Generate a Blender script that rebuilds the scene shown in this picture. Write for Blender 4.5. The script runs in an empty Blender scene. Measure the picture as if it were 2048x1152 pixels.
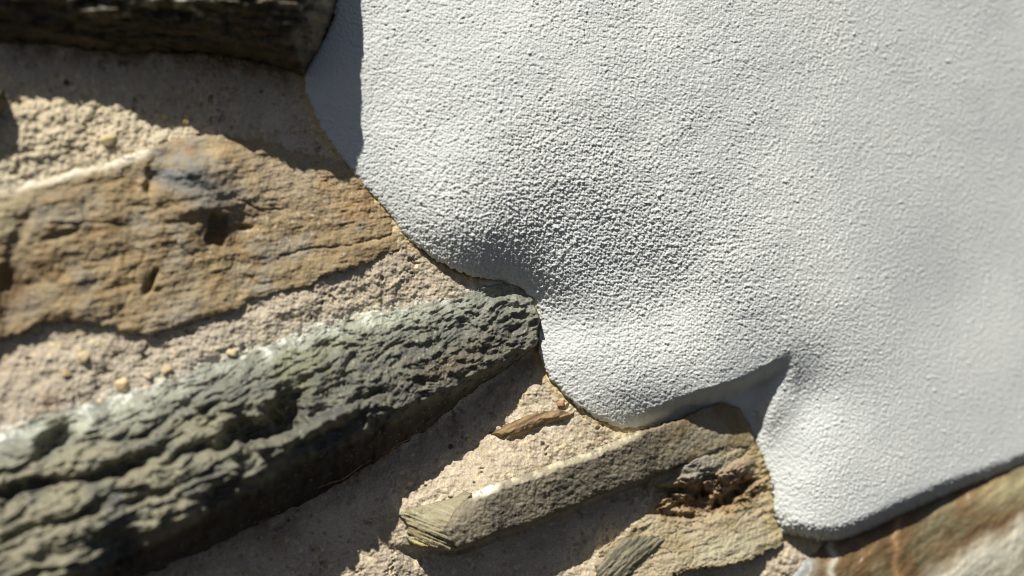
import bpy, math, time
import numpy as np

# ------------------------------------------------------------------ camera, sky, sun
R = math.radians
scene = bpy.context.scene
COL = scene.collection
PX = 0.0002                       # one photo pixel at the focus point is 0.2 mm of wall
YAW = R(22)
HFOV = R(50)
FPX = 1024 / math.tan(HFOV / 2)   # focal length in photo pixels
DIST = FPX * PX
CAM = np.array([-DIST * math.sin(YAW), -DIST * math.cos(YAW), 0.0])
cam_d = bpy.data.cameras.new('camera')
cam = bpy.data.objects.new('camera', cam_d); COL.objects.link(cam)
cam.location = CAM
cam.rotation_euler = (R(90), 0, -YAW)
cam_d.sensor_width = 36
cam_d.lens = 18 / math.tan(HFOV / 2)
cam_d.clip_start = 0.01
cam_d.clip_end = 2000
cam_d.dof.use_dof = True
cam_d.dof.focus_distance = DIST * 0.992
cam_d.dof.aperture_fstop = 3.7
scene.camera = cam

SUN_E = R(27)                     # angle between sun rays and the wall face
st = np.array([-0.50, 0.866]); st /= np.linalg.norm(st)     # towards the sun, along the wall (right, up)
SUNV = np.array([st[0] * math.cos(SUN_E), -math.sin(SUN_E), st[1] * math.cos(SUN_E)])
sun_d = bpy.data.lights.new('sun', 'SUN'); sun = bpy.data.objects.new('sun', sun_d); COL.objects.link(sun)
sun_d.energy = 5.0
sun_d.angle = R(0.6)
sun_d.color = (1.0, 0.965, 0.90)
from mathutils import Vector
sun.rotation_euler = Vector(SUNV).to_track_quat('Z', 'Y').to_euler()
sun.location = (-0.5, -0.5, 0.8)

world = bpy.data.worlds.new("World"); scene.world = world
world.use_nodes = True
wn = world.node_tree
sky = wn.nodes.new('ShaderNodeTexSky'); sky.sky_type = 'NISHITA'; sky.sun_disc = False
sky.air_density = 0.45; sky.dust_density = 1.0; sky.ozone_density = 0.4; sky.sun_elevation = math.asin(SUNV[2]); sky.sun_rotation = math.atan2(SUNV[0], SUNV[1])
wn.nodes['Background'].inputs[1].default_value = 0.05
wn.links.new(sky.outputs[0], wn.nodes['Background'].inputs[0])
scene.view_settings.view_transform = 'Standard'
scene.view_settings.look = 'None'
scene.view_settings.exposure = 0.22
scene.view_settings.gamma = 1
scene.render.film_transparent = False
scene.cycles.diffuse_bounces = 1
scene.cycles.filter_width = 1.05

# ------------------------------------------------------------------ numeric helpers
STEP = 1.5
def hash2(ix, iy, seed):
    h = (ix.astype(np.int64) * 374761393 + iy.astype(np.int64) * 668265263 + seed * 2147483647) & 0xffffffff
    h = ((h ^ (h >> 13)) * 1274126177) & 0xffffffff
    return ((h ^ (h >> 16)) & 0xffffff) / float(0x1000000)
def perlin(x, y, seed=0):
    x0 = np.floor(x); y0 = np.floor(y); fx = x - x0; fy = y - y0
    sx = fx * fx * fx * (fx * (fx * 6 - 15) + 10); sy = fy * fy * fy * (fy * (fy * 6 - 15) + 10)
    def g(ox, oy):
        a = hash2(x0 + ox, y0 + oy, seed) * 6.2831853
        return np.cos(a) * (fx - ox) + np.sin(a) * (fy - oy)
    n0 = g(0, 0) * (1 - sx) + g(1, 0) * sx
    n1 = g(0, 1) * (1 - sx) + g(1, 1) * sx
    return (n0 * (1 - sy) + n1 * sy) * 1.5
def fbm(x, y, wl, oct=4, seed=0, gain=0.5, lac=2.03):
    s = 0; a = 1.0; t = 0
    x = x / wl; y = y / wl
    for i in range(oct):
        s = s + a * perlin(x + 17.3 * i, y - 9.1 * i, seed + i * 7); t += a; a *= gain; x = x * lac; y = y * lac
    return s / t
def ridged(x, y, wl, oct=4, seed=0, gain=0.5):
    s = 0; a = 1.0; t = 0
    x = x / wl; y = y / wl
    for i in range(oct):
        s = s + a * (1 - 2.2 * np.abs(perlin(x + 5.7 * i, y + 3.1 * i, seed + i * 7))); t += a; a *= gain; x = x * 2.1; y = y * 2.1
    return s / t
def worley(x, y, wl, seed=0, ident=False):
    x = x / wl; y = y / wl
    x0 = np.floor(x); y0 = np.floor(y)
    f1 = np.full(x.shape, 9.0); f2 = np.full(x.shape, 9.0); idn = np.zeros(x.shape)
    for ox in (-1, 0, 1):
        for oy in (-1, 0, 1):
            cx = x0 + ox; cy = y0 + oy
            px = cx + 0.1 + 0.8 * hash2(cx, cy, seed); py = cy + 0.1 + 0.8 * hash2(cx, cy, seed + 91)
            d = (x - px) ** 2 + (y - py) ** 2
            n = d < f1
            f2 = np.where(n, f1, np.minimum(f2, d))
            if ident: idn = np.where(n, hash2(cx, cy, seed + 33), idn)
            f1 = np.where(n, d, f1)
    f1 = np.sqrt(f1); f2 = np.sqrt(f2)
    return (f1, f2, idn) if ident else (f1, f2)
def sstep(a, b, x):
    t = np.clip((x - a) / (b - a), 0, 1)
    return t * t * (3 - 2 * t)
def rot(x, y, deg):
    a = math.radians(deg); c, s = math.cos(a), math.sin(a)
    return x * c + y * s, -x * s + y * c
def blob(u, v, cx, cy, rx, ry, deg=0, p=2.0):
    x, y = rot(u - cx, v - cy, deg)
    return np.exp(-((x / rx) ** 2 + (y / ry) ** 2) ** (p / 2))
def strata(x, y, deg, along, across, oct=4, seed=0, gain=0.55):
    a, b = rot(x, y, deg)
    return fbm(a / along, b / across, 1.0, oct, seed, gain)
def terrace(f, n, sharp=0.8):
    q = f * n; i = np.floor(q); r = q - i
    r = np.where(r > sharp, (r - sharp) / (1 - sharp), 0.12 * r)
    r = np.clip(r, 0, 1)
    return (i + r) / n

class Lattice:                    # coarse table of a smooth function, read back by bilinear lookup
    def __init__(s, f, x0, x1, y0, y1, d):
        s.x0, s.y0, s.d = x0, y0, d
        s.xs = np.arange(x0, x1 + d, d); s.ys = np.arange(y0, y1 + d, d)
        X, Y = np.meshgrid(s.xs, s.ys); s.F = f(X, Y)
    def __call__(s, u, v):
        a = np.clip((u - s.x0) / s.d, 0, len(s.xs) - 1.001); b = np.clip((v - s.y0) / s.d, 0, len(s.ys) - 1.001)
        i = a.astype(int); j = b.astype(int); a = a - i; b = b - j; F = s.F
        return (F[j, i] * (1 - a) + F[j, i + 1] * a) * (1 - b) + (F[j + 1, i] * (1 - a) + F[j + 1, i + 1] * a) * b
def seg_dist(X, Y, pts, closed=True):
    best = np.full(X.shape, 1e18); n = len(pts)
    for k in range(n if closed else n - 1):
        ax, ay = pts[k]; bx, by = pts[(k + 1) % n]
        dx, dy = bx - ax, by - ay; L = dx * dx + dy * dy + 1e-9
        t = np.clip(((X - ax) * dx + (Y - ay) * dy) / L, 0, 1)
        best = np.minimum(best, (X - ax - t * dx) ** 2 + (Y - ay - t * dy) ** 2)
    return np.sqrt(best)
def inside(X, Y, pts):
    c = np.zeros(X.shape, bool); n = len(pts)
    for k in range(n):
        ax, ay = pts[k]; bx, by = pts[(k + 1) % n]
        if ay == by: continue
        c ^= ((ay > Y) != (by > Y)) & (X < (bx - ax) * (Y - ay) / (by - ay) + ax)
    return c
def sdf(pts, pad=160, d=4):       # positive inside
    P = np.array(pts, float)
    def f(X, Y):
        D = seg_dist(X, Y, pts)
        return np.where(inside(X, Y, pts), D, -D)
    return Lattice(f, P[:, 0].min() - pad, P[:, 0].max() + pad, P[:, 1].min() - pad, P[:, 1].max() + pad, d)
def polyd(pts, pad=200, d=4):
    P = np.array(pts, float)
    return Lattice(lambda X, Y: seg_dist(X, Y, pts, False), P[:, 0].min() - pad, P[:, 0].max() + pad, P[:, 1].min() - pad, P[:, 1].max() + pad, d)
def tps(ctrl, bounds, d=10, smooth=0.0):
    C = np.array(ctrl, float); n = len(C); S = 500.0
    def U(r2): return np.where(r2 > 0, r2 * np.log(r2 + 1e-12), 0)
    A = U(((C[:, None, :2] - C[None, :, :2]) ** 2).sum(-1) / S / S) + np.eye(n) * smooth
    P = np.c_[np.ones(n), C[:, :2] / S]
    M = np.block([[A, P], [P.T, np.zeros((3, 3))]])
    w = np.linalg.solve(M, np.r_[C[:, 2], 0, 0, 0])
    def f(X, Y):
        Xc = np.clip(X, -500, 2500); Yc = np.clip(Y, -350, 1500)
        s = w[n] + w[n + 1] * Xc / S + w[n + 2] * Yc / S
        for k in range(n): s = s + w[k] * U(((Xc - C[k, 0]) ** 2 + (Yc - C[k, 1]) ** 2) / S / S)
        return s
    return Lattice(f, *bounds, d)

def axis(lo, hi, flo, fhi, step):
    mid = list(np.arange(max(lo, flo), min(hi, fhi) + step, step))
    left = []; s = step; x = mid[0]
    while x > lo: s = min(s * 1.05, 40); x -= s; left.append(x)
    right = []; s = step; x = mid[-1]
    while x < hi: s = min(s * 1.05, 40); x += s; right.append(x)
    return np.array(left[::-1] + mid + right)
def ray(u, v):
    x = (u - 1024) / FPX; z = (576 - v) / FPX
    c, s = math.cos(YAW), math.sin(YAW)
    return x * c + s, -x * s + c, z
def place(u, v, h):               # the point of the plane `h` px in front of the wall that this line of sight meets
    dx, dy, dz = ray(u, v)
    dy = np.maximum(dy, 0.12)
    t = (-h * PX - CAM[1]) / dy
    return CAM[0] + t * dx, -h * PX + 0 * u, CAM[2] + t * dz
def wall_xy(u, v):                # wall coordinates (px right, px down) for the noises
    x, y, z = place(u, v, 0 * u)
    return x / PX, -z / PX

# ------------------------------------------------------------------ materials
def mat(name, bump_wl=0.0009, bump=0.3, rough=0.9, spec=0.25, var=0.18, wl2=0.0004, gloss_noise=False, speck=None):
    m = bpy.data.materials.new(name); m.use_nodes = True
    nt = m.node_tree; N = nt.nodes; L = nt.links
    b = N['Principled BSDF']; b.inputs['Roughness'].default_value = rough
    b.inputs['Specular IOR Level'].default_value = spec
    at = N.new('ShaderNodeAttribute'); at.attribute_name = 'tint'
    tc = N.new('ShaderNodeTexCoord')
    n1 = N.new('ShaderNodeTexNoise'); n1.inputs['Scale'].default_value = 1 / bump_wl; n1.inputs['Detail'].default_value = 3
    n1.inputs['Roughness'].default_value = 0.65
    L.new(tc.outputs['Object'], n1.inputs['Vector'])
    n2 = N.new('ShaderNodeTexNoise'); n2.inputs['Scale'].default_value = 1 / wl2; n2.inputs['Detail'].default_value = 2
    L.new(tc.outputs['Object'], n2.inputs['Vector'])
    mr = N.new('ShaderNodeMapRange'); L.new(n2.outputs['Fac'], mr.inputs['Value'])
    mr.inputs['From Min'].default_value = 0.3; mr.inputs['From Max'].default_value = 0.7
    mr.inputs['To Min'].default_value = 1 - var; mr.inputs['To Max'].default_value = 1 + var
    mx = N.new('ShaderNodeVectorMath'); mx.operation = 'SCALE'
    L.new(at.outputs['Color'], mx.inputs[0]); L.new(mr.outputs[0], mx.inputs['Scale'])
    out = mx.outputs[0]
    if speck:
        vo = N.new('ShaderNodeTexVoronoi'); vo.inputs['Scale'].default_value = 1 / speck[0]
        L.new(tc.outputs['Object'], vo.inputs['Vector'])
        hs = N.new('ShaderNodeSeparateColor'); L.new(vo.outputs['Color'], hs.inputs[0])
        gt = N.new('ShaderNodeMath'); gt.operation = 'GREATER_THAN'; gt.inputs[1].default_value = speck[1]
        L.new(hs.outputs[0], gt.inputs[0])
        lt = N.new('ShaderNodeMath'); lt.operation = 'LESS_THAN'; lt.inputs[1].default_value = 0.38
        L.new(vo.outputs['Distance'], lt.inputs[0])
        mu = N.new('ShaderNodeMath'); mu.operation = 'MULTIPLY'; L.new(gt.outputs[0], mu.inputs[0]); L.new(lt.outputs[0], mu.inputs[1])
        m2 = N.new('ShaderNodeMath'); m2.operation = 'MULTIPLY'; m2.inputs[1].default_value = speck[3]; L.new(mu.outputs[0], m2.inputs[0])
        mc = N.new('ShaderNodeMix'); mc.data_type = 'RGBA'
        L.new(m2.outputs[0], mc.inputs[0]); L.new(out, mc.inputs[6]); mc.inputs[7].default_value = (*speck[2], 1)
        out = mc.outputs[2]
    L.new(out, b.inputs['Base Color'])
    bp = N.new('ShaderNodeBump'); bp.inputs['Strength'].default_value = bump; bp.inputs['Distance'].default_value = bump_wl * 0.5
    L.new(n1.outputs['Fac'], bp.inputs['Height']); L.new(bp.outputs[0], b.inputs['Normal'])
    if gloss_noise:
        m3 = N.new('ShaderNodeMapRange'); L.new(n1.outputs['Fac'], m3.inputs['Value'])
        m3.inputs['To Min'].default_value = rough - 0.2; m3.inputs['To Max'].default_value = rough + 0.2
        L.new(m3.outputs[0], b.inputs['Roughness'])
    return m
M_PLASTER = mat('white plaster', 0.0007, 1.0, 0.85, 0.2, 0.03)
M_MORTAR = mat('sandy mortar', 0.0011, 0.5, 0.95, 0.1, 0.22, 0.0006, speck=(0.0016, 0.86, (0.55, 0.47, 0.36), 0.6))
M_RUST = mat('rusty schist', 0.0012, 0.5, 0.8, 0.3, 0.2, 0.0006, speck=(0.0012, 0.975, (0.6, 0.56, 0.48), 0.5))
M_GREEN = mat('green grey schist', 0.0012, 0.7, 0.7, 0.35, 0.25, 0.0005, True, speck=(0.0010, 0.95, (0.45, 0.46, 0.42), 0.5))
M_DARK = mat('dark schist', 0.0013, 0.5, 0.75, 0.3, 0.25, 0.0006)
M_SLAB = mat('grey sandstone', 0.0012, 0.5, 0.9, 0.15, 0.14, 0.0005)
M_GLOSS = mat('veined brown stone', 0.003, 0.15, 0.45, 0.5, 0.15, 0.001)
M_PEB = mat('tan pebble', 0.001, 0.2, 0.7, 0.3, 0.12)

# ------------------------------------------------------------------ mesh builder
def build(name, material, u, v, h, keep, tint, parent=None, label=None, cat=None, group=None, kind=None):
    """u, v: 1-D axes; h, keep: 2-D; tint: HxWx3 surface colour, with some light and shade painted in"""
    ny, nx = h.shape
    U, V = np.meshgrid(u, v)
    x, y, z = place(U, V, h)
    cell = keep[:-1, :-1] & keep[1:, :-1] & keep[:-1, 1:] & keep[1:, 1:]
    used = np.zeros((ny, nx), bool)
    used[:-1, :-1] |= cell; used[1:, :-1] |= cell; used[:-1, 1:] |= cell; used[1:, 1:] |= cell
    idx = np.full((ny, nx), -1, np.int32); n = int(used.sum()); idx[used] = np.arange(n)
    co = np.stack([x[used], y[used], z[used]], 1).astype(np.float32)
    q = np.stack([idx[:-1, :-1][cell], idx[1:, :-1][cell], idx[1:, 1:][cell], idx[:-1, 1:][cell]], 1).astype(np.int32)
    origin = co.mean(0); origin[1] = 0.0
    co -= origin
    # rim: outer boundary edges dropped straight back into the wall, so that the piece has thickness
    e = np.concatenate([q[:, [0, 1]], q[:, [1, 2]], q[:, [2, 3]], q[:, [3, 0]]])
    key = e.min(1).astype(np.int64) * (n + 1) + e.max(1)
    _, first, cnt = np.unique(key, return_index=True, return_counts=True)
    be = e[first[cnt == 1]]
    bv, inv = np.unique(be, return_inverse=True); inv = inv.reshape(be.shape)
    back = co[bv].copy(); back[:, 1] = np.maximum(back[:, 1] + 0.004, 0.012)
    rim = np.stack([be[:, 1], be[:, 0], n + inv[:, 0], n + inv[:, 1]], 1).astype(np.int32)
    co = np.concatenate([co, back]); q = np.concatenate([q, rim])
    tn = tint[used]; tn = np.concatenate([tn, tn[bv]])
    me = bpy.data.meshes.new(name)
    me.vertices.add(len(co)); me.vertices.foreach_set('co', co.ravel())
    me.loops.add(q.size); me.loops.foreach_set('vertex_index', q.ravel())
    me.polygons.add(len(q)); me.polygons.foreach_set('loop_start', np.arange(0, q.size, 4, dtype=np.int32))
    me.update(calc_edges=True)
    at = me.attributes.new('tint', 'FLOAT_COLOR', 'POINT')
    at.data.foreach_set('color', np.concatenate([np.clip(tn, 0.004, 0.9), np.ones((len(tn), 1))], 1).astype(np.float32).ravel())
    me.polygons.foreach_set('use_smooth', np.ones(len(q), bool))
    me.materials.append(material); me.validate()
    o = bpy.data.objects.new(name, me); COL.objects.link(o)
    if parent is not None:
        o.parent = parent; o.location = Vector(origin) - parent.location
    else: o.location = origin
    tag(o, label, cat, group, kind)
    return o
def tag(o, label=None, cat=None, group=None, kind=None):
    if label: o['label'] = label
    if cat: o['category'] = cat
    if group: o['group'] = group
    if kind: o['kind'] = kind
def empty(name, u, v, label, cat, group=None):
    o = bpy.data.objects.new(name, None); COL.objects.link(o); o.empty_display_size = 0.01
    x, y, z = place(np.array(float(u)), np.array(float(v)), np.array(0.0)); o.location = (float(x), 0, float(z))
    tag(o, label, cat, group); return o
def grid(lo, hi, vlo, vhi, step=STEP):
    u = axis(lo, hi, -30, 2078, step); v = axis(vlo, vhi, -30, 1182, step)
    u = u[(u >= lo) & (u <= hi)]; v = v[(v >= vlo) & (v <= vhi)]
    U, V = np.meshgrid(u, v); X, Y = wall_xy(U, V)
    return u, v, U, V, X, Y
def C(r, g, b): return np.array([r, g, b])
def S(r, g, b):                   # sRGB 0-255 to linear
    c = np.array([r, g, b]) / 255.0
    return np.where(c < 0.04045, c / 12.92, ((c + 0.055) / 1.055) ** 2.4)
def mix(a, b, f): return a + (b - a) * np.clip(f, 0, 1)[..., None]

# ------------------------------------------------------------------ outlines (photo px)
XL, XR, YT, YB = -1300, 3300, -1000, 2100
PLASTER = [(676, -20), (672, 0), (668, 30), (650, 75), (625, 115), (608, 150), (610, 190), (625, 225), (645, 265), (672, 305), (690, 325),
    (705, 345), (740, 385), (775, 425), (800, 460), (822, 484), (850, 505), (880, 525), (920, 545), (960, 556), (1000, 562), (1045, 578),
    (1068, 602), (1079, 640), (1078, 700), (1085, 730), (1100, 757), (1125, 787), (1160, 815), (1200, 840), (1240, 856), (1275, 862),
    (1310, 857), (1365, 841), (1410, 818), (1440, 809), (1475, 818), (1493, 850), (1512, 890), (1534, 940), (1546, 985), (1550, 1030),
    (1560, 1066), (1590, 1076), (1640, 1087), (1690, 1082), (1745, 1060), (1800, 1034), (1900, 990), (1990, 960), (2048, 938),
    (2300, 840), (3500, 420), (3500, -1200), (800, -1200), (690, -300)]
s_plaster = sdf(PLASTER)
TOPSTONE = [(-1500, -500), (300, -560), (640, -420), (685, -200), (676, -20), (672, 0), (668, 30), (652, 72), (628, 112), (610, 152), (588, 142), (548, 128), (500, 119),
    (440, 112), (380, 104), (300, 100), (200, 98), (100, 86), (0, 78), (-300, 66), (-1500, -60)]
s_top = sdf(TOPSTONE)
RUST = [(-1500, 600), (-300, 470), (-60, 400), (0, 382), (60, 366), (150, 343), (240, 318), (290, 300), (340, 283), (420, 268), (480, 264), (560, 284), (640, 303), (692, 322),
    (742, 384), (790, 444), (802, 470), (800, 500), (770, 512), (720, 531), (640, 555), (612, 575), (560, 580), (500, 603), (470, 620),
    (400, 640), (380, 648), (330, 660), (300, 669), (250, 665), (225, 650), (180, 643), (130, 640), (75, 646), (40, 665), (0, 676), (-300, 760), (-1500, 980)]
s_rust = sdf(RUST)
GREEN = [(-1500, 1500), (-300, 970), (0, 865), (100, 827), (210, 800), (330, 765), (400, 737), (480, 710), (560, 682), (592, 672), (640, 655), (700, 640),
    (800, 615), (900, 600), (940, 590), (960, 575), (1000, 569), (1042, 580), (1066, 602), (1077, 640), (1072, 688), (1000, 742), (930, 790),
    (860, 850), (740, 925), (640, 985), (500, 1050), (420, 1090), (330, 1130), (200, 1180), (-300, 1480), (-1500, 2200)]
s_green = sdf(GREEN)
SLAB = [(795, 1026), (850, 1011), (880, 1003), (940, 990), (1000, 965), (1060, 949), (1110, 927), (1180, 905), (1240, 880), (1275, 864), (1312, 855),
    (1365, 838), (1410, 815), (1440, 804), (1478, 818), (1496, 850), (1508, 880), (1500, 893), (1440, 897), (1372, 926), (1330, 940), (1262, 966), (1200, 988), (1120, 1022),
    (1050, 1050), (990, 1067), (912, 1099), (870, 1096), (830, 1091), (813, 1076), (818, 1052)]
s_slab = sdf(SLAB)
BLOCK = [(1300, 950), (1372, 920), (1440, 890), (1500, 872), (1520, 900), (1542, 945), (1552, 990), (1556, 1030), (1566, 1066), (1560, 1092), (1500, 1120),
    (1440, 1132), (1385, 1138), (1350, 1150), (1240, 1230), (1190, 1300), (1150, 1230), (1185, 1160), (1200, 1100), (1260, 1060), (1290, 1010)]
s_block = sdf(BLOCK)
VEIN = [(1560, 1130), (1585, 1098), (1640, 1070), (1760, 1020), (2048, 900), (2300, 800), (3400, 400), (3400, 1500), (2400, 2000), (1500, 1500), (1540, 1200)]
s_vein = sdf(VEIN)

mb = (-700, 2700, -500, 1700)
h_mortar = tps([(-300, 200, 20), (0, 140, 0), (0, 250, 22), (0, 330, 26), (150, 150, 0), (150, 250, 12), (150, 325, 22), (300, 140, -4), (300, 230, 4), (300, 280, 18),
    (450, 160, -6), (430, 250, 10), (560, 180, -4), (560, 260, 4), (620, 180, 2), (670, 310, 4), (620, 250, -2),
    (740, 380, 6), (800, 455, 12), (830, 500, 8), (880, 530, 6), (960, 558, 8), (1040, 580, 2), (800, 525, 20), (720, 560, 26), (700, 600, 26), (900, 575, 12), (600, 630, 34), (450, 685, 36), (300, 725, 32), (100, 755, 26), (0, 810, 24), (0, 730, 18), (-300, 850, 16),
    (620, 575, 30), (480, 630, 32), (330, 678, 28), (200, 665, 26), (40, 690, 12), (1060, 740, -14), (1000, 780, -24), (1085, 770, -2), (1120, 800, 4), (1200, 850, 12), (1260, 868, 14), (900, 900, -26), (700, 1040, -30),
    (600, 1120, -30), (500, 1200, -30), (800, 980, -14), (1000, 880, -8), (1100, 860, 8), (950, 940, 8), (1150, 895, 22), (1050, 935, 30), (950, 975, 32), (860, 1000, 14), (790, 1020, 2),
    (780, 1090, -6), (760, 1152, 0), (850, 1130, -14), (950, 1140, -30), (1100, 1080, -36), (1100, 1152, -24), (1200, 1040, -30), (1250, 1090, -14), (1300, 1010, -16), (1200, 1152, -10),
    (1330, 1090, -4), (1400, 1000, -30), (1500, 1060, -30), (1570, 1090, 2), (1560, 1152, 8), (1480, 1152, -24), (1420, 1180, -28), (1800, 1100, -40), (2048, 1000, -40)], mb, smooth=0.01)

# ------------------------------------------------------------------ mortar
def mortar_height(U, V, X, Y, fine=True):
    h = h_mortar(U, V)
    h = h - 34 * np.exp(-(np.minimum(s_green(U, V) + 4, 0) / 42) ** 2) * sstep(0, 60, V - np.interp(U, [-300, 0, 400, 800, 1080], [1150, 1000, 850, 720, 660])) * sstep(1110, 1040, U)
    h = h - 34 * np.exp(-(np.minimum(s_slab(U, V) + 2, 0) / 26) ** 2) * sstep(0, 24, V - np.interp(U, [780, 912, 1050, 1200, 1340, 1500], [1085, 1095, 1048, 986, 932, 880])) * sstep(1340, 1260, U)
    h = h + 9 * fbm(X, Y, 90, 3, 11) + 5 * fbm(X, Y, 34, 3, 12)
    if fine:
        rough = 0.55 + 0.6 * sstep(-0.3, 0.5, fbm(X, Y, 160, 2, 13)) + 0.7 * blob(U, V, 120, 270, 260, 90) + 0.3 * blob(U, V, 600, 620, 300, 60, -20)
        f1, f2 = worley(X + 6 * perlin(X / 20, Y / 20, 5), Y + 6 * perlin(X / 20, Y / 20, 6), 15, 14)
        h = h + rough * 2.2 * (0.55 - f1) + rough * 5.4 * fbm(X, Y, 16, 4, 15, 0.65)
        pits = fbm(X, Y, 46, 4, 16, 0.7)
        h = h - 8 * sstep(0.28, 0.5, pits)
        f1, f2 = worley(X, Y, 7, 17)
        h = h + 2.2 * (0.5 - f1)
    return h
t0 = time.time()
u, v, U, V, X, Y = grid(XL, XR, YT, YB)
hm = mortar_height(U, V, X, Y)
def behind(f, a=12, b=40):
    return sstep(a, b, f(U, V))
hm = hm - 60 * np.maximum(np.maximum(behind(s_rust), behind(s_green)), np.maximum(behind(s_slab, 6, 20), np.maximum(behind(s_top), behind(s_block, 10, 30))))
sp = s_plaster(U, V)
keep = (sp < 70) & (s_top(U, V) < 130) & (s_vein(U, V) < 90)
base = S(184, 170, 148)
tint = mix(base + 0 * X[..., None], S(200, 188, 164), sstep(-0.2, 0.5, fbm(X, Y, 120, 4, 20)))
tint = mix(tint, S(160, 144, 118), sstep(0.0, 0.6, fbm(X, Y, 60, 4, 21)) * 0.7)
tint = mix(tint, S(182, 171, 152), 0.9 * blob(U, V, 350, 740, 600, 110, -18))           # pinker mortar between the two big stones
tint = mix(tint, S(200, 187, 157), 0.7 * blob(U, V, 100, 260, 380, 110))
rimd = np.abs(np.minimum(sp + 4 * perlin(X / 12, Y / 12, 30), 0))
tint = mix(tint, S(198, 176, 122), 0.8 * np.exp(-(rimd / 13) ** 2))                      # ochre sand line beside the plaster
f1, f2, idn = worley(X, Y, 11, 22, True)
tint = mix(tint, S(120, 104, 80), ((idn > 0.9) & (f1 < 0.4)) * 0.4)
tint = mix(tint, S(214, 196, 160), ((idn < 0.12) & (f1 < 0.42)) * 0.7)
f1, f2, idn = worley(X, Y, 40, 23, True)
chip = (idn > 0.97) & (f1 < 0.13)
tint = mix(tint, S(50, 42, 34), chip * 0.8)
hm = hm - 3 * chip
s_gr = s_green(U, V)
tint = mix(tint, S(225, 222, 208), 0.6 * np.exp(-(np.abs(s_gr + 6) / 8) ** 2) * (V < 900) * (fbm(X, Y, 40, 3, 24) > -0.1))
tint = mix(tint, S(112, 84, 54), 0.75 * np.exp(-(np.abs(s_top(U, V)) / 34) ** 2) * sstep(-0.3, 0.3, fbm(X, Y, 50, 3, 26) + 0.1))
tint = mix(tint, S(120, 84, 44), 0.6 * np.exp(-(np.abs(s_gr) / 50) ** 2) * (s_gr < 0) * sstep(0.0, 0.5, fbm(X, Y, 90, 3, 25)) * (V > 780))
build('mortar_wall', M_MORTAR, u, v, hm, keep, tint, label='sandy beige mortar filling the joints between the stones', cat='wall')

# ------------------------------------------------------------------ plaster coat
hp = tps([(690, -300, 10), (676, -20, 14), (608, 150, 12), (645, 265, 6), (700, 342, 8), (775, 425, 18), (850, 505, 24), (920, 545, 26), (1000, 562, 14), (1068, 602, 4),
    (1079, 650, 2), (1085, 730, 4), (1125, 787, 14), (1200, 840, 24), (1275, 862, 20),
    (740, 60, 26), (740, 200, 24), (900, 0, 62), (850, 120, 58), (820, 300, 48), (1000, 150, 96), (930, 300, 84), (850, 420, 56), (900, 460, 68), (940, 500, 58), (980, 540, 34),
    (960, 400, 86), (1000, 480, 68), (1040, 540, 40), (1040, 400, 94), (1100, 300, 110), (1100, 460, 80), (1120, 560, 54), (1200, 380, 106), (1220, 480, 91), (1230, 570, 72),
    (1320, 450, 108), (1350, 540, 92), (1340, 610, 82), (1250, 640, 64), (1150, 640, 34), (1150, 720, 38), (1250, 720, 66), (1200, 790, 44), (1290, 790, 62), (1340, 760, 78), (1350, 680, 86),
    (1450, 560, 112), (1450, 660, 103), (1440, 720, 98), (1380, 800, 72), (1530, 700, 100), (1600, 640, 112), (1580, 700, 100), (1640, 650, 112), (1545, 740, 90), (1480, 770, 82), (1440, 808, 76), (1500, 810, 70), (1400, 822, 68),
    (1330, 846, 36), (1500, 850, 30), (1530, 900, 12), (1550, 980, 20), (1560, 1050, 30), (1560, 850, 40), (1600, 780, 66), (1620, 870, 72), (1610, 960, 68), (1620, 1050, 66),
    (1700, 720, 104), (1750, 850, 96), (1700, 980, 90), (1800, 950, 94), (1700, 600, 116), (1500, 400, 124), (1300, 200, 122), (1300, 0, 116), (1600, 100, 110), (1900, 300, 68), (1900, 600, 60), (2048, 0, 58), (2048, 850, 42), (1900, 900, 72), (2048, 700, 40), (2400, 300, 10), (2400, 700, -8)], mb, smooth=0.004)
u, v, U, V, X, Y = grid(540, XR, YT, 1200, STEP)
wx = 2.5 * perlin(X / 22, Y / 22, 40) + 2.4 * perlin(X / 9, Y / 9, 42) + 1.5 * perlin(X / 4.5, Y / 4.5, 54); wy = 2.5 * perlin(X / 22, Y / 22, 41) + 2.4 * perlin(X / 9, Y / 9, 43) + 1.5 * perlin(X / 4.5, Y / 4.5, 55)
sp = s_plaster(U + wx, V + wy)
h = hp(U, V) + (4 - 3 * sstep(1300, 1750, U)) * fbm(X, Y, 190, 2, 44) + (1.8 - 1.2 * sstep(1300, 1800, U)) * fbm(X, Y, 70, 3, 45)
yl = np.interp(U[0], [1200, 1290, 1350, 1420, 1480, 1540, 1600, 1660], [850, 832, 806, 784, 764, 734, 694, 660])[None, :]
dl = V - yl + 4 * perlin(X / 30, Y / 30, 53)
wl = np.interp(U[0], [1240, 1310, 1380, 1450, 1510, 1550, 1590], [0, 30, 56, 66, 60, 34, 0])[None, :]
h = h - wl * sstep(-12, 34, dl) * np.where(dl > 0, np.exp(-(np.maximum(dl - 60 * sstep(1560, 1500, U), 0) / 70) ** 2), 1)
Tl = sstep(1540, 1600, U) * sstep(980, 1050, V + (U - 1600) * 0.36)                      # the free lower edge turns under
Rr = 36.0; dd = np.clip(sp, 0, Rr) / Rr
h = h - 95 * Tl * (1 - np.sqrt(np.clip(1 - (1 - dd) ** 2, 0, 1)))
R2 = 12.0; d2 = np.clip(sp, 0, R2) / R2
h = h - 7 * (1 - np.sqrt(np.clip(1 - (1 - d2) ** 2, 0, 1)))
grain = 0.95 + 0.75 * blob(U, V, 1180, 480, 330, 170, 20) + 0.3 * fbm(X, Y, 120, 2, 46) - 0.45 * blob(U, V, 660, 160, 70, 260) - 0.4 * blob(U, V, 1430, 800, 110, 40, -25) - 0.25 * sstep(1500, 1900, U)
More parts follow.
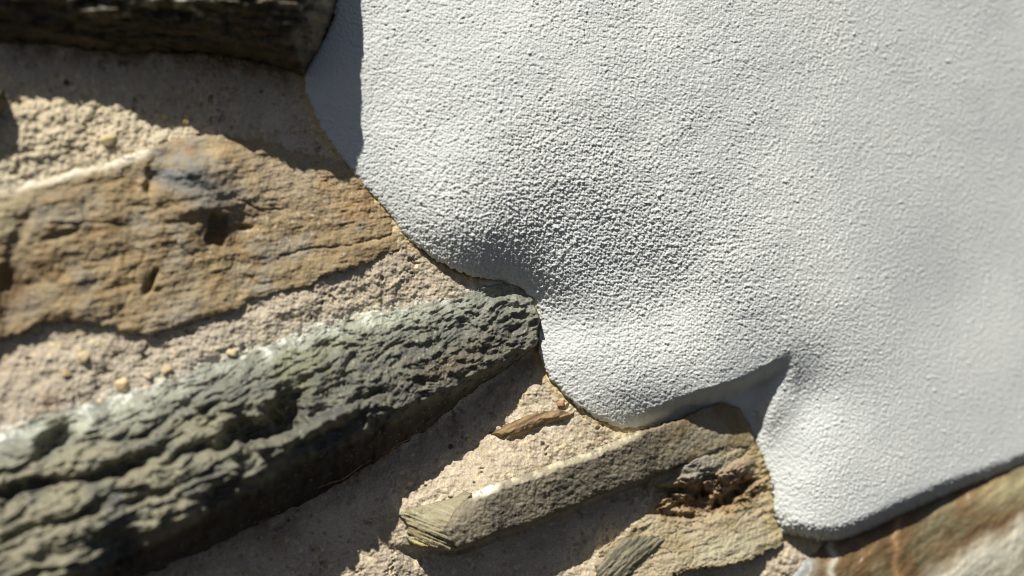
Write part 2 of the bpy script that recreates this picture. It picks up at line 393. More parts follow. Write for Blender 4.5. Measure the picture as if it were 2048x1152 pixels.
f1, f2 = worley(X, Y, 5.4, 47)
g = 2.1 * (0.5 - f1) + 1.9 * fbm(X, Y, 8.0, 3, 48, 0.7)
f1, f2 = worley(X, Y, 17, 49)
g = g + 1.1 * sstep(0.35, 0.05, f1) * (fbm(X, Y, 60, 2, 50) > 0.02)
f1, f2, idn = worley(X, Y, 46, 51, True)
g = g + 1.8 * (idn > 0.8) * sstep(0.12, 0.03, f1) 
h = h + g * 1.15 * np.clip(grain, 0.2, 2)
keep = sp > -3
h = np.where(sp < 0, h - 22 * (-sp), h)
tint = mix(S(212, 214, 209) + 0 * X[..., None], S(204, 207, 203), sstep(-0.3, 0.4, fbm(X, Y, 300, 3, 52)))
tint = mix(tint, S(208, 194, 160), 0.4 * np.exp(-(np.maximum(sp, 0) / 4) ** 2))
build('plaster_coat', M_PLASTER, u, v, h, keep, tint, label='thick white grainy plaster coat lapping over the stones on the right', cat='plaster')

# ------------------------------------------------------------------ dark overhanging stone at the top
u, v, U, V, X, Y = grid(-1300, 720, -620, 175)
wx = 7 * perlin(X / 30, Y / 30, 60); wy = 9 * perlin(X / 70, Y / 40, 60) + 6 * perlin(X / 24, Y / 22, 61) + 2.5 * perlin(X / 8, Y / 8, 62)
s = s_top(U + wx * 0.4, V + wy) + 7 * fbm(X, Y, 44, 3, 59) * sstep(0, 20, s_top(U, V))
edge = np.interp(U[0], [-1300, 0, 300, 500, 610, 680], [66, 78, 100, 119, 150, 20])[None, :]
up = np.maximum(edge - V, 0)
rt = sstep(250, 600, U)
h = 8 + (96 + 50 * rt) * (1 - np.exp(-np.maximum(s, 0) / (55 - 27 * rt))) 
h = h + 14 * strata(X, Y, -4, 200, 22, 4, 63) * sstep(0, 30, s)
h = h + 16 * terrace(strata(X, Y, 6, 160, 30, 3, 64), 5) * sstep(0, 20, s) + 5 * fbm(X, Y, 18, 4, 65, 0.6) + 3 * strata(X, Y, 8, 60, 5, 3, 66)
h = h + 44 * blob(U, V, 400, -6, 200, 30) + 22 * blob(U, V, 230, 20, 70, 16, -10) + 12 * strata(X, Y, -12, 50, 12, 3, 198) * sstep(10, 60, s) + 10 * fbm(X, Y, 30, 4, 199)
keep = s > -4
h = np.where(s < 0, h - 14 * (-s), h)
tint = mix(S(92, 84, 66) + 0 * X[..., None], S(60, 56, 48), sstep(-0.2, 0.4, strata(X, Y, 5, 160, 24, 4, 67)))
tint = mix(tint, S(118, 102, 72), sstep(0.1, 0.5, strata(X, Y, 4, 100, 16, 4, 68)) * 0.8)
tint = mix(tint, S(168, 166, 152), sstep(0.05, 0.4, fbm(X, Y, 26, 3, 69)) * blob(U, V, 400, 5, 260, 34))  # painted sunlight: pale flecks where the sun catches the upper face
build('wall_stone', M_DARK, u, v, h, keep, tint, label='dark brown stone overhanging at the top beside the white plaster', cat='stone', group='stones of the wall')

# ------------------------------------------------------------------ rust coloured stone
u, v, U, V, X, Y = grid(-1300, 830, 220, 1000)
wx = 4 * perlin(X / 26, Y / 26, 70) + 2 * perlin(X / 9, Y / 9, 71); wy = 5 * perlin(X / 40, Y / 40, 72) + 3 * perlin(X / 12, Y / 12, 73)
s = s_rust(U + wx, V + wy)
hr = tps([(-300, 450, 30), (-300, 700, 30), (0, 385, 26), (0, 430, 36), (0, 550, 20), (0, 660, 34), (90, 400, 42), (90, 500, 38), (90, 630, 36), (150, 350, 30), (240, 322, 32), (200, 430, 40), (200, 550, 38), (230, 645, 40),
    (300, 310, 36), (300, 350, 30), (360, 290, 30), (380, 350, 62), (420, 400, 58), (300, 430, 38), (440, 300, 34), (440, 340, 50), (350, 500, 38), (350, 600, 42), (330, 650, 42), (450, 480, 34), (500, 420, 30), (500, 330, 28), (480, 280, 12), (560, 300, 10),
    (600, 400, 26), (600, 500, 32), (600, 560, 40), (680, 340, 10), (700, 440, 22), (700, 520, 38), (780, 450, 14), (790, 500, 26), (470, 600, 42)], mb, smooth=0.01)
h = hr(U, V)
a, b = rot(X, Y, -13)
layer = terrace(fbm(a / 190, b / 26, 1, 3, 74) * 1.0, 7, 0.7)
h = h + 5 * layer * (0.3 + 0.7 * sstep(650, 350, U)) + 2.5 * strata(X, Y, -8, 60, 18, 4, 75) + 4 * fbm(X, Y, 60, 3, 191) + 6 * fbm(X, Y, 26, 4, 76, 0.6) + 1.7 * strata(X, Y, -10, 50, 5, 3, 77) * (0.4 + sstep(500, 800, U) * 0.6)
# blocky fractures
f1, f2 = worley(a / 1.9 + 9 * perlin(X / 50, Y / 50, 78), b + 7 * perlin(X / 40, Y / 40, 79), 44, 80)
h = h - 1.5 * sstep(0.07, 0.0, f2 - f1) * sstep(600, 350, U) * sstep(-0.05, 0.25, fbm(X, Y, 120, 2, 88))
wu = U + 9 * perlin(X / 22, Y / 22, 181); wv = V + 9 * perlin(X / 22, Y / 22, 182)
qx, qy = rot(U + 6 * perlin(X / 16, Y / 16, 181) - 434, V + 6 * perlin(X / 16, Y / 16, 182) - 458, 10)
h = h - 15 * sstep(24, 15, np.abs(qx)) * sstep(38, 26, np.abs(qy)) * (0.6 + 0.4 * sstep(30, -20, qx)) - 18 * blob(wu, wv, 300, 565, 9, 26, 28, 4) - 14 * blob(wu, wv, 302, 360, 12, 34, 5, 3) - 14 * blob(U, V, 488, 455, 16, 6, 0, 4)
h = h - 7 * blob(U, V, 40, 470, 14, 60, 25, 3) - 22 * blob(U, V, 20, 590, 26, 70, 0, 4) - 10 * blob(U, V, 120, 470, 40, 8, -15, 4)
f1, f2 = worley(X + 8 * perlin(X / 20, Y / 20, 192), Y + 8 * perlin(X / 20, Y / 20, 193), 60, 194)
h = h + 9 * (0.5 - f1) * sstep(650, 400, U)
h = h + 16 * blob(U, V, 385, 335, 50, 26, 30) + 8 * blob(U, V, 410, 410, 30, 30)
crk = polyd([(560, 512), (620, 498), (690, 492), (760, 478), (800, 462)])
h = h - 6 * np.exp(-(crk(U, V + 3 * perlin(X / 20, Y / 20, 81)) / 2.2) ** 2)
crk = polyd([(470, 395), (520, 420), (560, 420)]); h = h - 5 * np.exp(-(crk(U, V + 4 * perlin(X / 16, Y / 16, 82)) / 2) ** 2)
crk = polyd([(250, 452), (190, 444), (120, 450)]); h = h - 4 * np.exp(-(crk(U, V + 4 * perlin(X / 16, Y / 16, 83)) / 3) ** 2)
keep = s > -4
h = np.where(s < 0, h - 16 * (-s), h - 5 * np.exp(-s / 4))
n1 = fbm(X, Y, 110, 4, 84); n2 = fbm(X, Y, 40, 4, 85); n3 = strata(X, Y, -12, 120, 20, 4, 86)
tint = mix(S(148, 130, 98) + 0 * X[..., None], S(148, 139, 120), sstep(-0.15, 0.35, n1))
tint = mix(tint, S(146, 120, 84), sstep(0.0, 0.45, n2) * 0.7)
tint = mix(tint, S(118, 98, 72), sstep(0.05, 0.45, n3) * 0.3)
tint = mix(tint, S(164, 148, 122), 0.85 * blob(U, V, 560, 350, 130, 80))
tint = mix(tint, S(176, 150, 108), 0.6 * sstep(0.1, 0.5, fbm(X, Y, 70, 3, 183)))
tint = mix(tint, S(160, 126, 80), 0.6 * blob(U, V, 700, 400, 90, 40, 40) * sstep(-0.2, 0.3, n2 + 0.2))
tint = mix(tint, S(122, 124, 122), 0.95 * sstep(-0.25, 0.15, n2 + 0.1) * (blob(U, V, 350, 345, 95, 38, 25, 3)))
tint = mix(tint, S(120, 118, 108), 0.7 * blob(U, V, 410, 410, 30, 36) + 0.6 * blob(U, V, 535, 510, 22, 20))
tint = mix(tint, S(92, 66, 40), 0.7 * blob(U, V, 440, 465, 30, 34) + 0.6 * blob(U, V, 20, 580, 45, 80))  # brown notch; the left hollow's shade is painted in as dark brown
tint = mix(tint, S(156, 150, 122), 0.6 * blob(U, V, 20, 440, 50, 60))
lip = polyd([(-200, 425), (0, 378), (60, 362), (150, 340), (240, 317), (285, 300)])
tint = mix(tint, S(232, 222, 200), 0.95 * np.exp(-(lip(U, V + 3 * n2) / 14) ** 2))
fl = fbm(X, Y, 12, 2, 87)
tint = mix(tint, S(212, 200, 178), (fl > 0.42) * 0.7 * blob(U, V, 610, 460, 140, 60))
build('wall_stone', M_RUST, u, v, h, keep, tint, label='rust brown layered stone with a blue grey lump on its upper edge', cat='stone', group='stones of the wall')

# ------------------------------------------------------------------ green grey stone
u, v, U, V, X, Y = grid(-1300, 1110, 540, 2100)
wx = 5 * perlin(X / 24, Y / 24, 90) + 2 * perlin(X / 9, Y / 9, 91); wy = 6 * perlin(X / 34, Y / 34, 92) + 3 * perlin(X / 10, Y / 10, 93)
s = s_green(U + wx * 0.7, V + wy)
# the crest: above it the face meets the sun, below it the underside falls back to the joint
cu = [-1300, -300, 0, 200, 300, 450, 560, 640, 750, 820, 900, 1000, 1060, 1110]
cv = [1900, 1380, 1215, 1115, 1062, 985, 925, 882, 838, 808, 768, 722, 686, 660]
tu = [-1300, -300, 0, 210, 400, 590, 800, 940, 1000, 1110]
tv = [1420, 970, 865, 800, 737, 672, 615, 590, 572, 600]
ch = np.interp(U[0], [-1300, 0, 300, 450, 640, 750, 900, 1000, 1060], [130, 142, 140, 134, 116, 94, 60, 40, 26])[None, :]
crest = np.interp(U[0], cu, cv)[None, :] + 9 * perlin(X / 50, Y / 50, 94) + 5 * perlin(X / 17, Y / 17, 95)
top = np.interp(U[0], tu, tv)[None, :]
t = np.clip((V - top) / np.maximum(crest - top, 20), 0, 1)
fb = np.interp(U[0], [-300, 0, 300, 600, 800, 1000], [20, 26, 34, 34, 20, 8])[None, :]
face = fb + (ch - fb) * (0.15 * t + 0.85 * np.sin(t * math.pi / 2))
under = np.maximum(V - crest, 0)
h = np.where(V < crest, face, ch - under * 1.15)
lit = sstep(40, 0, under)
X2 = X + 16 * perlin(X / 60, Y / 60, 196); Y2 = Y + 22 * perlin(X / 70, Y / 70, 197)
d1 = strata(X2, Y2, -24, 120, 34, 4, 96); d2 = strata(X2, Y2, -16, 44, 19, 4, 97)
left = sstep(650, 300, U)
h = h + sstep(0, 0.15, t) * lit * (10 * left + 6) * terrace(d1 + 0.35 * d2 + 0.05 * fbm(X, Y, 14, 2, 202), 7, 0.78) + 10 * d2 * lit * sstep(0, .1, t) + 8 * fbm(X, Y, 24, 4, 98, 0.6) + 2.6 * strata(X2, Y2, -26, 50, 5, 3, 99) + 6 * fbm(X, Y, 60, 3, 195) * lit + 9 * ridged(X / 1.3, Y, 52, 3, 100) * lit * (0.4 + 0.6 * sstep(500, 700, U))
a_, b_ = rot(X, Y, -22)
def saw(lam, sd, wob):
    f = b_ / lam + wob * fbm(a_ / 3.2, b_, 60, 4, sd, 0.55)
    q = f - np.floor(f)
    return np.where(q < 0.84, q / 0.84, (1 - q) / 0.16)
pm = sstep(-0.25, 0.3, fbm(a_ / 2, b_, 80, 3, 207))
h = h + lit * sstep(0.03, 0.2, t) * ((20 * left + 3) * saw(66, 208, 1.5) * (0.35 + 0.65 * pm) + (2 + 4 * left) * saw(21, 209, 2.0) * (1.1 - pm) + 7 * (1 - left) * fbm(X2, Y2, 26, 4, 213, 0.6))
def scoop(cx, cy, rx, ry, dg, dep, p=3):
    global h
    h = h - dep * blob(U + 8 * perlin(X / 25, Y / 25, 101), V + 6 * perlin(X / 22, Y / 22, 102), cx, cy, rx, ry, dg, p)
h = h - 84 * blob(U + 26 * perlin(X / 40, Y / 40, 203) + 8 * perlin(X / 14, Y / 14, 204), V + 20 * perlin(X / 40, Y / 40, 205) + 7 * perlin(X / 14, Y / 14, 206), 515, 862, 100, 30, -20, 3)
scoop(575, 815, 26, 40, 20, 44, 3); scoop(655, 872, 90, 16, -24, 34); scoop(110, 888, 44, 26, -40, 58); scoop(235, 938, 88, 17, -20, 50); scoop(370, 905, 40, 9, -30, 26); scoop(60, 975, 90, 15, -14, 56); scoop(300, 990, 70, 9, -20, 22); scoop(160, 1030, 60, 9, -22, 22)
scoop(240, 1090, 54, 30, -25, 54); scoop(445, 985, 46, 14, -28, 40); scoop(60, 1060, 50, 12, -25, 24); scoop(640, 745, 34, 8, -22, 12); scoop(690, 760, 12, 30, 10, 16)
scoop(780, 730, 14, 26, 20, 10); scoop(1030, 664, 9, 16, 0, 14); scoop(985, 690, 40, 8, -20, 8); scoop(880, 690, 36, 12, -10, 10); scoop(1000, 590, 26, 7, -12, 10)
scoop(840, 765, 10, 16, 0, 12); scoop(700, 720, 26, 12, -40, 14); scoop(820, 690, 16, 14, 0, 12); scoop(930, 650, 14, 22, 25, 9); scoop(600, 790, 16, 34, 15, 20); scoop(390, 800, 46, 10, -30, 18); scoop(740, 790, 26, 12, -30, 14); scoop(1015, 640, 26, 8, -20, 9); scoop(720, 800, 60, 7, -18, 10); scoop(300, 860, 60, 8, -30, 16)
ledge = polyd([(470, 905), (560, 880), (640, 852), (700, 820)])
h = h + 30 * np.exp(-(ledge(U, V + 5 * perlin(X / 20, Y / 20, 103)) / 13) ** 2)
keep = s > -5
h = np.where(s < 0, h - 14 * (-s), h)
n1 = fbm(X, Y, 100, 4, 104); n2 = fbm(X, Y, 36, 4, 105); n3 = strata(X, Y, -24, 130, 14, 4, 106)
tint = mix(S(104, 104, 92) + 0 * X[..., None], S(114, 114, 90), sstep(-0.1, 0.4, n1) * (U < 800))
tint = mix(tint, S(76, 77, 76), sstep(-0.1, 0.35, n2) * 0.8)
tint = mix(tint, S(136, 130, 112), sstep(0.0, 0.5, n3) * 0.7)
tint = mix(tint, S(140, 135, 112), 0.8 * left * sstep(880, 960, V + U * 0.25) * sstep(-0.2, 0.3, n1 + 0.2))
tint = mix(tint, S(112, 112, 78), 0.6 * blob(U, V, 640, 690, 150, 34, -16))
tint = mix(tint, S(104, 90, 72), 0.7 * blob(U, V, 900, 730, 110, 30, -22) * sstep(-0.3, 0.2, n2 + .15))
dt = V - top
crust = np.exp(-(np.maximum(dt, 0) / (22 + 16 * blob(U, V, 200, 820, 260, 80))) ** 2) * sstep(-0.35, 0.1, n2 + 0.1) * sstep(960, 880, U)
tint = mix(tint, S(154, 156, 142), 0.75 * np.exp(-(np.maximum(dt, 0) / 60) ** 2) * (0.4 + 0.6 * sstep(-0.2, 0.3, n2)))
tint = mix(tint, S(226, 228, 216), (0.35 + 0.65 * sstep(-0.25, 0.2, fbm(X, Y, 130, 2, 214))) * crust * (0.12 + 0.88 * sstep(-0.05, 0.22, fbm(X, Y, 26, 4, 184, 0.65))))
tint = mix(tint, S(170, 172, 152), 0.8 * blob(U, V, 190, 840, 170, 30, -18) * sstep(-0.3, 0.3, n2) + 0.6 * blob(U, V, 780, 635, 120, 14, -12))
tint = mix(tint, S(38, 31, 24), 0.9 * sstep(6, 40, under))  # shade of the underside painted into the colour, darkening below the crest
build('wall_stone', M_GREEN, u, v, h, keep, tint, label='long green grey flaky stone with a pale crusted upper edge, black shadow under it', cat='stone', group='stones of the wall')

# ------------------------------------------------------------------ sandstone slab
slab = empty('wall_stone', 1100, 980, 'narrow grey sandstone slab with a split olive end, slanting up to the plaster', 'stone', 'stones of the wall')
u, v, U, V, X, Y = grid(770, 1540, 780, 1125, STEP)
wx = 3 * perlin(X / 18, Y / 18, 110) + 1.5 * perlin(X / 7, Y / 7, 111); wy = 4 * perlin(X / 26, Y / 26, 112) + 2.5 * perlin(X / 9, Y / 9, 113)
s = s_slab(U + wx * .5, V + wy * .7)
endl = polyd([(944, 988), (912, 1020), (888, 1062), (916, 1100)])
# which side of the arris between the split end and the face
side = (U - np.interp(V[:, 0], [980, 988, 1020, 1062, 1100], [950, 944, 912, 888, 918])[:, None])
hs = tps([(800, 1030, 22), (820, 1050, 26), (815, 1080, 24), (870, 1010, 36), (930, 992, 60), (950, 992, 74), (905, 1030, 78), (888, 1062, 76), (850, 1050, 52), (860, 1090, 50), (912, 1096, 68), (950, 1060, 72),
    (1000, 985, 82), (1000, 1055, 66), (1100, 945, 80), (1100, 1020, 60), (1200, 912, 72), (1200, 980, 52), (1280, 885, 60), (1280, 950, 42), (1360, 862, 44), (1360, 920, 34), (1440, 830, 18), (1440, 890, 24), (1490, 850, 10), (1500, 880, 14)], mb, smooth=0.004)
h = hs(U, V)
lipd = polyd([(944, 990), (1000, 965), (1060, 949), (1110, 927), (1180, 905), (1240, 880), (1275, 864)])
topd = lipd(U + wx, V + wy)
lipw = 13.0
lipm = sstep(lipw, 0, topd) * (side > 0) * sstep(1300, 1240, U)
h = h - 20 * lipm
f1, f2 = worley(X, Y, 9, 114)
h = h + 3.4 * fbm(X, Y, 34, 4, 115, 0.6) + 2.2 * fbm(X, Y, 11, 3, 116, 0.6) + 1.2 * (0.5 - f1) + 1.6 * strata(X, Y, 72, 30, 9, 3, 117)
endm = (side < 0)
fr = strata(X, Y, 24, 110, 5.5, 3, 118)
fw = sstep(-34, 12, (V - 1032) - 0.48 * (U - 800)) + 0.12
h = h + endm * fw * (9 * terrace(fr, 3, 0.6) + 3.4 * strata(X, Y, 26, 60, 3.2, 2, 119))
h = h - endm * 12 * fw * sstep(0.2, 0.5, strata(X, Y, 26, 90, 7, 2, 120)) * sstep(1040, 1075, V)
keep = s > -4
h = np.where(s < 0, h - 16 * (-s), h - 3 * np.exp(-s / 3))
n1 = fbm(X, Y, 70, 4, 121); n2 = fbm(X, Y, 22, 3, 122)
tint = mix(S(146, 137, 116) + 0 * X[..., None], S(122, 115, 101), sstep(-0.2, 0.4, n1))
tint = mix(tint, S(140, 122, 86), 0.7 * sstep(-0.2, 0.3, n1 + 0.1) * sstep(1260, 1400, U))
tint = mix(tint, S(210, 202, 172), 0.9 * np.exp(-(topd / 8) ** 2) * (side > 0) * (0.25 + 0.75 * sstep(-0.05, 0.25, n2)) * sstep(1320, 1260, U))
tint = mix(tint, S(244, 240, 226), 0.95 * blob(U, V, 970, 978, 26, 12, -20, 3) * sstep(-0.2, 0.05, n2 + 0.15))
face_keep = keep & (side > -3)
build('face', M_SLAB, u, v, h, face_keep, tint, parent=slab)
tint = mix(S(152, 145, 118) + 0 * X[..., None], S(132, 120, 92), sstep(0.0, 0.4, strata(X, Y, 20, 60, 12, 3, 123)))
tint = mix(tint, S(182, 178, 152), 0.6 * sstep(0.1, 0.5, strata(X, Y, 26, 90, 6, 3, 124)))
tint = mix(tint, S(190, 178, 120), 0.8 * blob(U, V, 835, 1085, 26, 8))
build('split_end', M_SLAB, u, v, h, keep & (side <= 1), tint, parent=slab, label='olive fractured end with thin split layers')

# ------------------------------------------------------------------ crumbling stone beside the plaster
u, v, U, V, X, Y = grid(1120, 1600, 860, 1320, STEP)
wx = 5 * perlin(X / 24, Y / 24, 130) + 2 * perlin(X / 8, Y / 8, 131); wy = 5 * perlin(X / 24, Y / 24, 132) + 2.5 * perlin(X / 8, Y / 8, 133)
s = s_block(U + wx, V + wy)
hb = tps([(1300, 960, -14), (1290, 1010, -10), (1260, 1060, -6), (1200, 1100, -4), (1180, 1160, -2), (1350, 1060, 4), (1372, 930, 16), (1440, 900, 20), (1500, 880, 12), (1530, 940, 10), (1550, 1000, 8),
    (1420, 950, 16), (1400, 990, -4), (1480, 990, 0), (1440, 1040, 6), (1520, 1060, 14), (1556, 1080, 14), (1480, 1110, 30), (1400, 1120, 28), (1300, 1120, 8), (1340, 1150, 20), (1250, 1200, 6)], mb, smooth=0.01)
h = hb(U, V)
cav = sstep(-0.35, 0.25, blob(U, V, 1420, 988, 110, 40, -10, 3) * 1.1 - 0.4 + 0.45 * fbm(X, Y, 40, 4, 134))
h = h + 7 * terrace(strata(X + 12 * perlin(X / 40, Y / 40, 211), Y, -14, 90, 22, 4, 212), 5, 0.8) - 20 * cav + cav * 34 * ridged(X / 1.7, Y, 40, 4, 135, 0.6) + 5 * fbm(X, Y, 30, 4, 136, 0.6) + 2.2 * fbm(X, Y, 9, 3, 137)
f1, f2 = worley(X + 10 * perlin(X / 30, Y / 30, 138), Y + 10 * perlin(X / 30, Y / 30, 139), 46, 140)
h = h - 4 * sstep(0.05, 0.0, f2 - f1) * (1 - cav)
h = h + 14 * blob(U, V, 1395, 935, 45, 22, -10, 4) + 16 * blob(U, V, 1360, 962, 50, 9, -12, 4) + 14 * blob(U, V, 1470, 940, 40, 16, -30, 4) - 44 * blob(U + 8 * perlin(X / 18, Y / 18, 145), V + 6 * perlin(X / 18, Y / 18, 146), 1462, 990, 52, 12, -38, 4) - 30 * blob(U, V + 6 * perlin(X / 18, Y / 18, 147), 1370, 982, 56, 8, 5, 4) - 14 * blob(U, V, 1350, 1030, 50, 7, 5, 4)
crk = polyd([(1330, 940), (1380, 922), (1400, 906), (1450, 893)]); h = h - 9 * np.exp(-(crk(U, V + 3 * perlin(X / 12, Y / 12, 141)) / 2.4) ** 2)
crk = polyd([(1500, 900), (1470, 920), (1440, 950)]); h = h - 6 * np.exp(-(crk(U, V + 3 * perlin(X / 12, Y / 12, 142)) / 2) ** 2)
keep = s > -5
h = np.where(s < 0, h - 14 * (-s), h)
n1 = fbm(X, Y, 70, 4, 143); n2 = fbm(X, Y, 24, 3, 144)
tint = mix(S(168, 155, 128) + 0 * X[..., None], S(150, 136, 104), sstep(-0.2, 0.4, n1))
tint = mix(tint, S(160, 134, 100), cav * sstep(-0.3, 0.2, n2 + 0.1))
tint = mix(tint, S(86, 66, 48), cav * sstep(0.05, 0.4, n2 + 0.2 * n1) * 0.9)
tint = mix(tint, S(140, 136, 126), 0.85 * blob(U, V, 1400, 935, 60, 26, -10, 4))
tint = mix(tint, S(150, 132, 112), 0.7 * blob(U, V, 1470, 940, 40, 16, -30, 4))
tint = mix(tint, S(168, 162, 136), 0.7 * blob(U, V, 1470, 1090, 110, 28, -16, 4))
tint = mix(tint, S(168, 150, 104), 0.6 * np.exp(-(np.maximum(-s_plaster(U, V), 0) / 22) ** 2))
build('wall_stone', M_SLAB, u, v, h, keep, tint, label='pale crumbling stone with a rusty broken hollow beside the plaster', cat='stone', group='stones of the wall')

# ------------------------------------------------------------------ smooth veined stone at lower right
u, v, U, V, X, Y = grid(1500, XR, 380, YB, STEP * 1.3)
wx = 5 * perlin(X / 40, Y / 40, 150); wy = 5 * perlin(X / 40, Y / 40, 151)
s = s_vein(U + wx, V + wy)
h = -8 + 60 * (1 - np.exp(-np.maximum(s - 8, 0) / 24)) - 24 * sstep(1760, 1580, U) + 8 * fbm(X, Y, 160, 3, 152) + 3 * strata(X, Y, -30, 80, 24, 3, 153) + 1.5 * fbm(X, Y, 16, 3, 154)
h = h - 14 * sstep(1990, 1600, U) * sstep(1080, 1100, V) * 0
v1 = np.abs(U - (1600 + 10 * perlin(V / 30, 0 * V, 155)) - (V - 1110) * 0.1); v2 = np.abs(U - (1664 + 9 * perlin(V / 24, 0 * V, 156))); v3 = np.abs(U - (1794 + 6 * perlin(V / 26, 0 * V + 3, 157)))
wband = (U - 2048) * 0.58 + (V - 1040) + 24 * fbm(X, Y, 90, 3, 158)
h = h + 4 * np.exp(-(v3 / 8) ** 2) + 12 * sstep(-20, 40, wband)
keep = s > -5
h = np.where(s < 0, h - 12 * (-s), h)
n1 = fbm(X, Y, 130, 4, 159); n2 = fbm(X, Y, 50, 4, 160); n3 = strata(X, Y, -24, 200, 20, 4, 161)
tint = mix(S(116, 92, 62) + 0 * X[..., None], S(120, 112, 84), sstep(-0.2, 0.3, n1))
tint = mix(tint, S(150, 130, 92), 0.6 * sstep(0.05, 0.5, n3))
tint = mix(tint, S(84, 68, 48), 0.6 * sstep(0.05, 0.5, n2))
tint = mix(tint, S(132, 96, 64), 0.4 * blob(U, V, 1895, 1100, 30, 40, 20))
tint = mix(tint, S(142, 146, 142), np.exp(-(v1 / 24) ** 2))
tint = mix(tint, S(196, 192, 170), np.exp(-(v2 / 8) ** 2) * 0.95)
tint = mix(tint, S(158, 126, 88), np.exp(-(v3 / 8) ** 2) * 0.95)
tint = mix(tint, S(186, 182, 164), sstep(-34, 40, wband))
tint = mix(tint, S(150, 142, 116), sstep(30, 90, wband) * 0.6)
tint = mix(tint, S(176, 166, 126), 0.8 * blob(U, V, 2010, 985, 60, 26, -25))
build('wall_stone', M_GLOSS, u, v, h, keep, tint, label='smooth brown stone with orange and white veins under the plaster edge', cat='stone', group='stones of the wall')

# ------------------------------------------------------------------ small stones and chips set in the mortar
def chip_stone(pts, hgt, colr, material, label, deg, seed, name='stone_chip', cat='stone chip', group='small chips set in the mortar', edge=14, col2=None, fine=2.0, base=None):
    P = np.array(pts, float)
    sd = sdf(pts, 60, 2)
    u, v, U, V, X, Y = grid(P[:, 0].min() - 14, P[:, 0].max() + 14, P[:, 1].min() - 14, P[:, 1].max() + 14, STEP)
    s = sd(U + 2.5 * perlin(X / 11, Y / 11, seed), V + 2.5 * perlin(X / 11, Y / 11, seed + 1))
    hb = h_mortar(U, V) if base is None else base(U, V)
    hh = hb + hgt * (1 - np.exp(-np.maximum(s, 0) / edge)) + fine * 2 * strata(X, Y, deg, 40, 7, 3, seed + 2) + fine * fbm(X, Y, 12, 3, seed + 3)
    hh = np.where(s < 0, hh - 12 * (-s), hh)
    tn = mix(S(*colr) + 0 * X[..., None], S(*(col2 or [c * 0.6 for c in colr])), sstep(-0.2, 0.4, strata(X, Y, deg, 60, 8, 3, seed + 4)))
    return build(name, material, u, v, hh, s > -4, tn, label=label, cat=cat, group=group)
chip_stone([(976, 866), (1010, 850), (1040, 835), (1075, 825), (1110, 820), (1150, 826), (1130, 842), (1090, 848), (1050, 868), (1020, 880), (1000, 876)], 24, (146, 122, 88), M_RUST,
    'orange brown splinter shaped stone chip in the mortar above the slab', -22, 170, edge=9)
chip_stone([(1192, 1140), (1215, 1105), (1245, 1075), (1290, 1070), (1330, 1078), (1318, 1095), (1290, 1115), (1262, 1150), (1230, 1175), (1195, 1165)], 12, (132, 126, 104), M_DARK,
    'dark grey shale flake set low in the mortar below the slab', -38, 180, edge=7, base=lambda U, V: np.maximum(hb(U, V), h_mortar(U, V)))
chip_stone([(-140, 160), (-20, 172), (6, 178), (14, 196), (8, 220), (-10, 240), (-140, 250)], 60, (96, 88, 66), M_DARK,
    'dark stone lump cut by the left edge under the top stone', 0, 190, edge=14, name='wall_stone', cat='stone', group='stones of the wall')

import random
def pebble(cu, cv, r, colr, label, seed, asp=0.8, deg=0):
    n, m = 20, 14
    rnd = random.Random(seed)
    hb_ = float(mortar_height(np.array([[float(cu)]]), np.array([[float(cv)]]), *[a for a in wall_xy(np.array([[float(cu)]]), np.array([[float(cv)]]))], fine=False)[0, 0])
    x, y, z = [float(a) for a in place(np.array(float(cu)), np.array(float(cv)), np.array(hb_ + r * 0.12))]
    vs = []; fs = []
    ph = [rnd.uniform(0, 6.28) for _ in range(6)]
    for i in range(m + 1):
        th = math.pi * i / m
        for j in range(n):
            a = 2 * math.pi * j / n
            d = (math.sin(th) * math.cos(a), math.cos(th), math.sin(th) * math.sin(a))
            k = 1 + 0.1 * math.sin(2.3 * d[0] * 2 + ph[0]) + 0.09 * math.sin(3.1 * d[1] * 2 + ph[1]) + 0.08 * math.sin(2.7 * d[2] * 2 + ph[2])
            X_, Z_ = d[0] * r, d[2] * r * asp
            c_, s_ = math.cos(math.radians(deg)), math.sin(math.radians(deg))
            vs.append(((X_ * c_ - Z_ * s_) * k * PX, d[1] * r * 0.75 * k * PX, (X_ * s_ + Z_ * c_) * k * PX))
    for i in range(m):
        for j in range(n):
            fs.append((i * n + j, i * n + (j + 1) % n, (i + 1) * n + (j + 1) % n, (i + 1) * n + j))
    me = bpy.data.meshes.new('pebble'); me.from_pydata(vs, [], fs)
    at = me.attributes.new('tint', 'FLOAT_COLOR', 'POINT')
    c = S(*colr); at.data.foreach_set('color', [q for _ in vs for q in (c[0], c[1], c[2], 1.0)])
    me.polygons.foreach_set('use_smooth', [True] * len(fs)); me.materials.append(M_PEB)
    o = bpy.data.objects.new('pebble', me); COL.objects.link(o); o.location = (x, y, z)
    tag(o, label, 'pebble', 'pebbles set in the mortar')
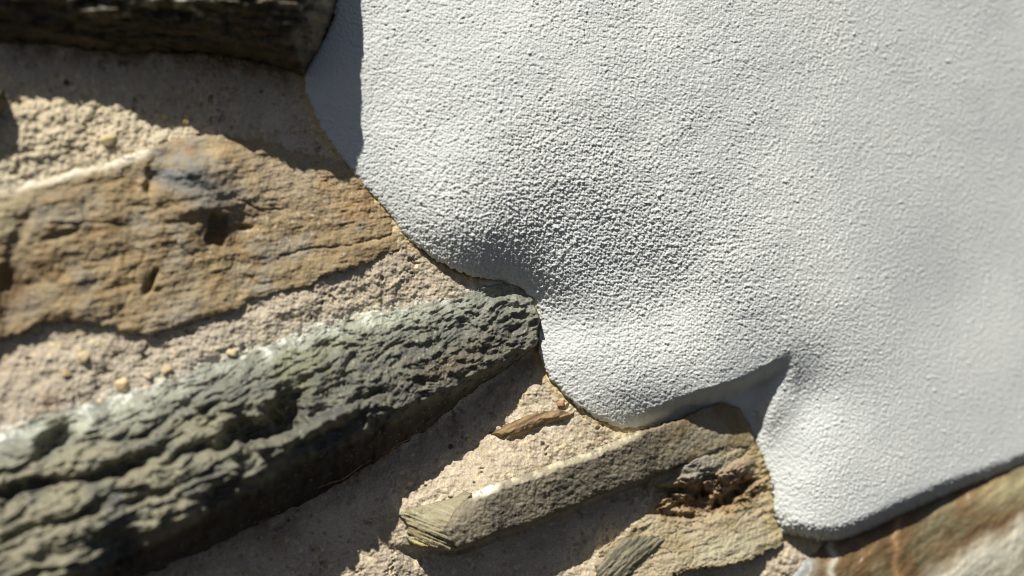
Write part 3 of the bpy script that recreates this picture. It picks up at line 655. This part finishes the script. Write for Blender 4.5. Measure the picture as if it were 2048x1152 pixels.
for i, (a, b, r, c, lab, asp, dg) in enumerate([
    (465, 706, 10, (198, 182, 148), 'tan pebble touching the pale edge of the green grey stone', 0.7, -10),
    (246, 768, 12, (208, 186, 146), 'largest tan pebble above the pale crust', 0.95, 0),
    (334, 740, 9, (198, 176, 138), 'tan pebble between the largest pebble and the one at the crust', 0.8, 30),
    (296, 752, 9, (202, 188, 158), 'pale flat pebble just right of the largest pebble', 0.6, -20),
    (168, 715, 11, (196, 178, 142), 'pale pebble in the mortar under the rust stone', 0.9, 40),
    (132, 748, 8, (190, 168, 130), 'small dull pebble left of the largest pebble', 0.8, 0),
    (1122, 808, 8, (172, 130, 96), 'reddish pebble beside the plaster edge above the splinter chip', 0.85, 0),
    (372, 240, 11, (196, 172, 128), 'oval upright pebble at the edge of the top shadow', 0.6, 75),
    (330, 234, 7, (200, 178, 134), 'small cream pebble left of the oval upright pebble', 0.8, 0),
    (216, 282, 14, (196, 178, 134), 'rounded cream lump above the white lip of the rust stone', 0.8, 20),
    (938, 880, 7, (170, 150, 116), 'small pebble in shadow left of the splinter chip', 0.9, 0)]):
    pebble(a, b, r, c, lab, 200 + i, asp, dg)
def fibre(pts, r, colr, label):
    P = np.array(pts, float); n = 60
    t = np.linspace(0, len(P) - 1, n); i = np.clip(t.astype(int), 0, len(P) - 2); f = (t - i)[:, None]
    Q = P[i] * (1 - f) + P[i + 1] * f
    rs = np.random.RandomState(int(pts[0][0])); w = np.cumsum(rs.normal(0, 1.1, (n, 2)), 0); w -= np.linspace(0, 1, n)[:, None] * w[-1]
    Q[:, :2] += w
    x, y, z = place(Q[:, 0], Q[:, 1], Q[:, 2]); c = np.stack([x, y, z], 1); vs = []; fs = []
    for k in range(n):
        d = c[min(k + 1, n - 1)] - c[max(k - 1, 0)]; d /= np.linalg.norm(d) + 1e-12
        a = np.cross(d, [0, 1, 0]); a /= np.linalg.norm(a) + 1e-12; b = np.cross(d, a); rr = r * PX * (1 - 0.6 * k / n)
        for m in range(5): vs.append(tuple(c[k] - c[0] + rr * (a * math.cos(1.2566 * m) + b * math.sin(1.2566 * m))))
        if k:
            for m in range(5): fs.append(((k - 1) * 5 + m, (k - 1) * 5 + (m + 1) % 5, k * 5 + (m + 1) % 5, k * 5 + m))
    me = bpy.data.meshes.new('root_fibre'); me.from_pydata(vs, [], fs)
    at = me.attributes.new('tint', 'FLOAT_COLOR', 'POINT'); q = S(*colr)
    at.data.foreach_set('color', [e for _ in vs for e in (q[0], q[1], q[2], 1.0)]); me.materials.append(M_PEB)
    o = bpy.data.objects.new('root_fibre', me); COL.objects.link(o); o.location = c[0]
    tag(o, label, 'root', 'dry root fibres')
fibre([(520, 1046, 6), (600, 1004, 6), (680, 966, 4), (760, 912, 2), (840, 862, 0)], 1.6, (168, 140, 96), 'long thin dry root along the shadowed foot of the green grey stone')
fibre([(690, 970, 8), (740, 950, 2), (790, 905, 0), (845, 875, -4)], 1.2, (150, 122, 84), 'short thin root fibre beside the long root under the green grey stone')
fibre([(1262, 1000, 14), (1250, 1016, 6), (1238, 1034, 2)], 1.0, (170, 150, 120), 'tiny pale hair hanging in the shadow under the slab')
print('BUILD TIME', time.time() - t0, 'verts', sum(len(m.vertices) for m in bpy.data.meshes))
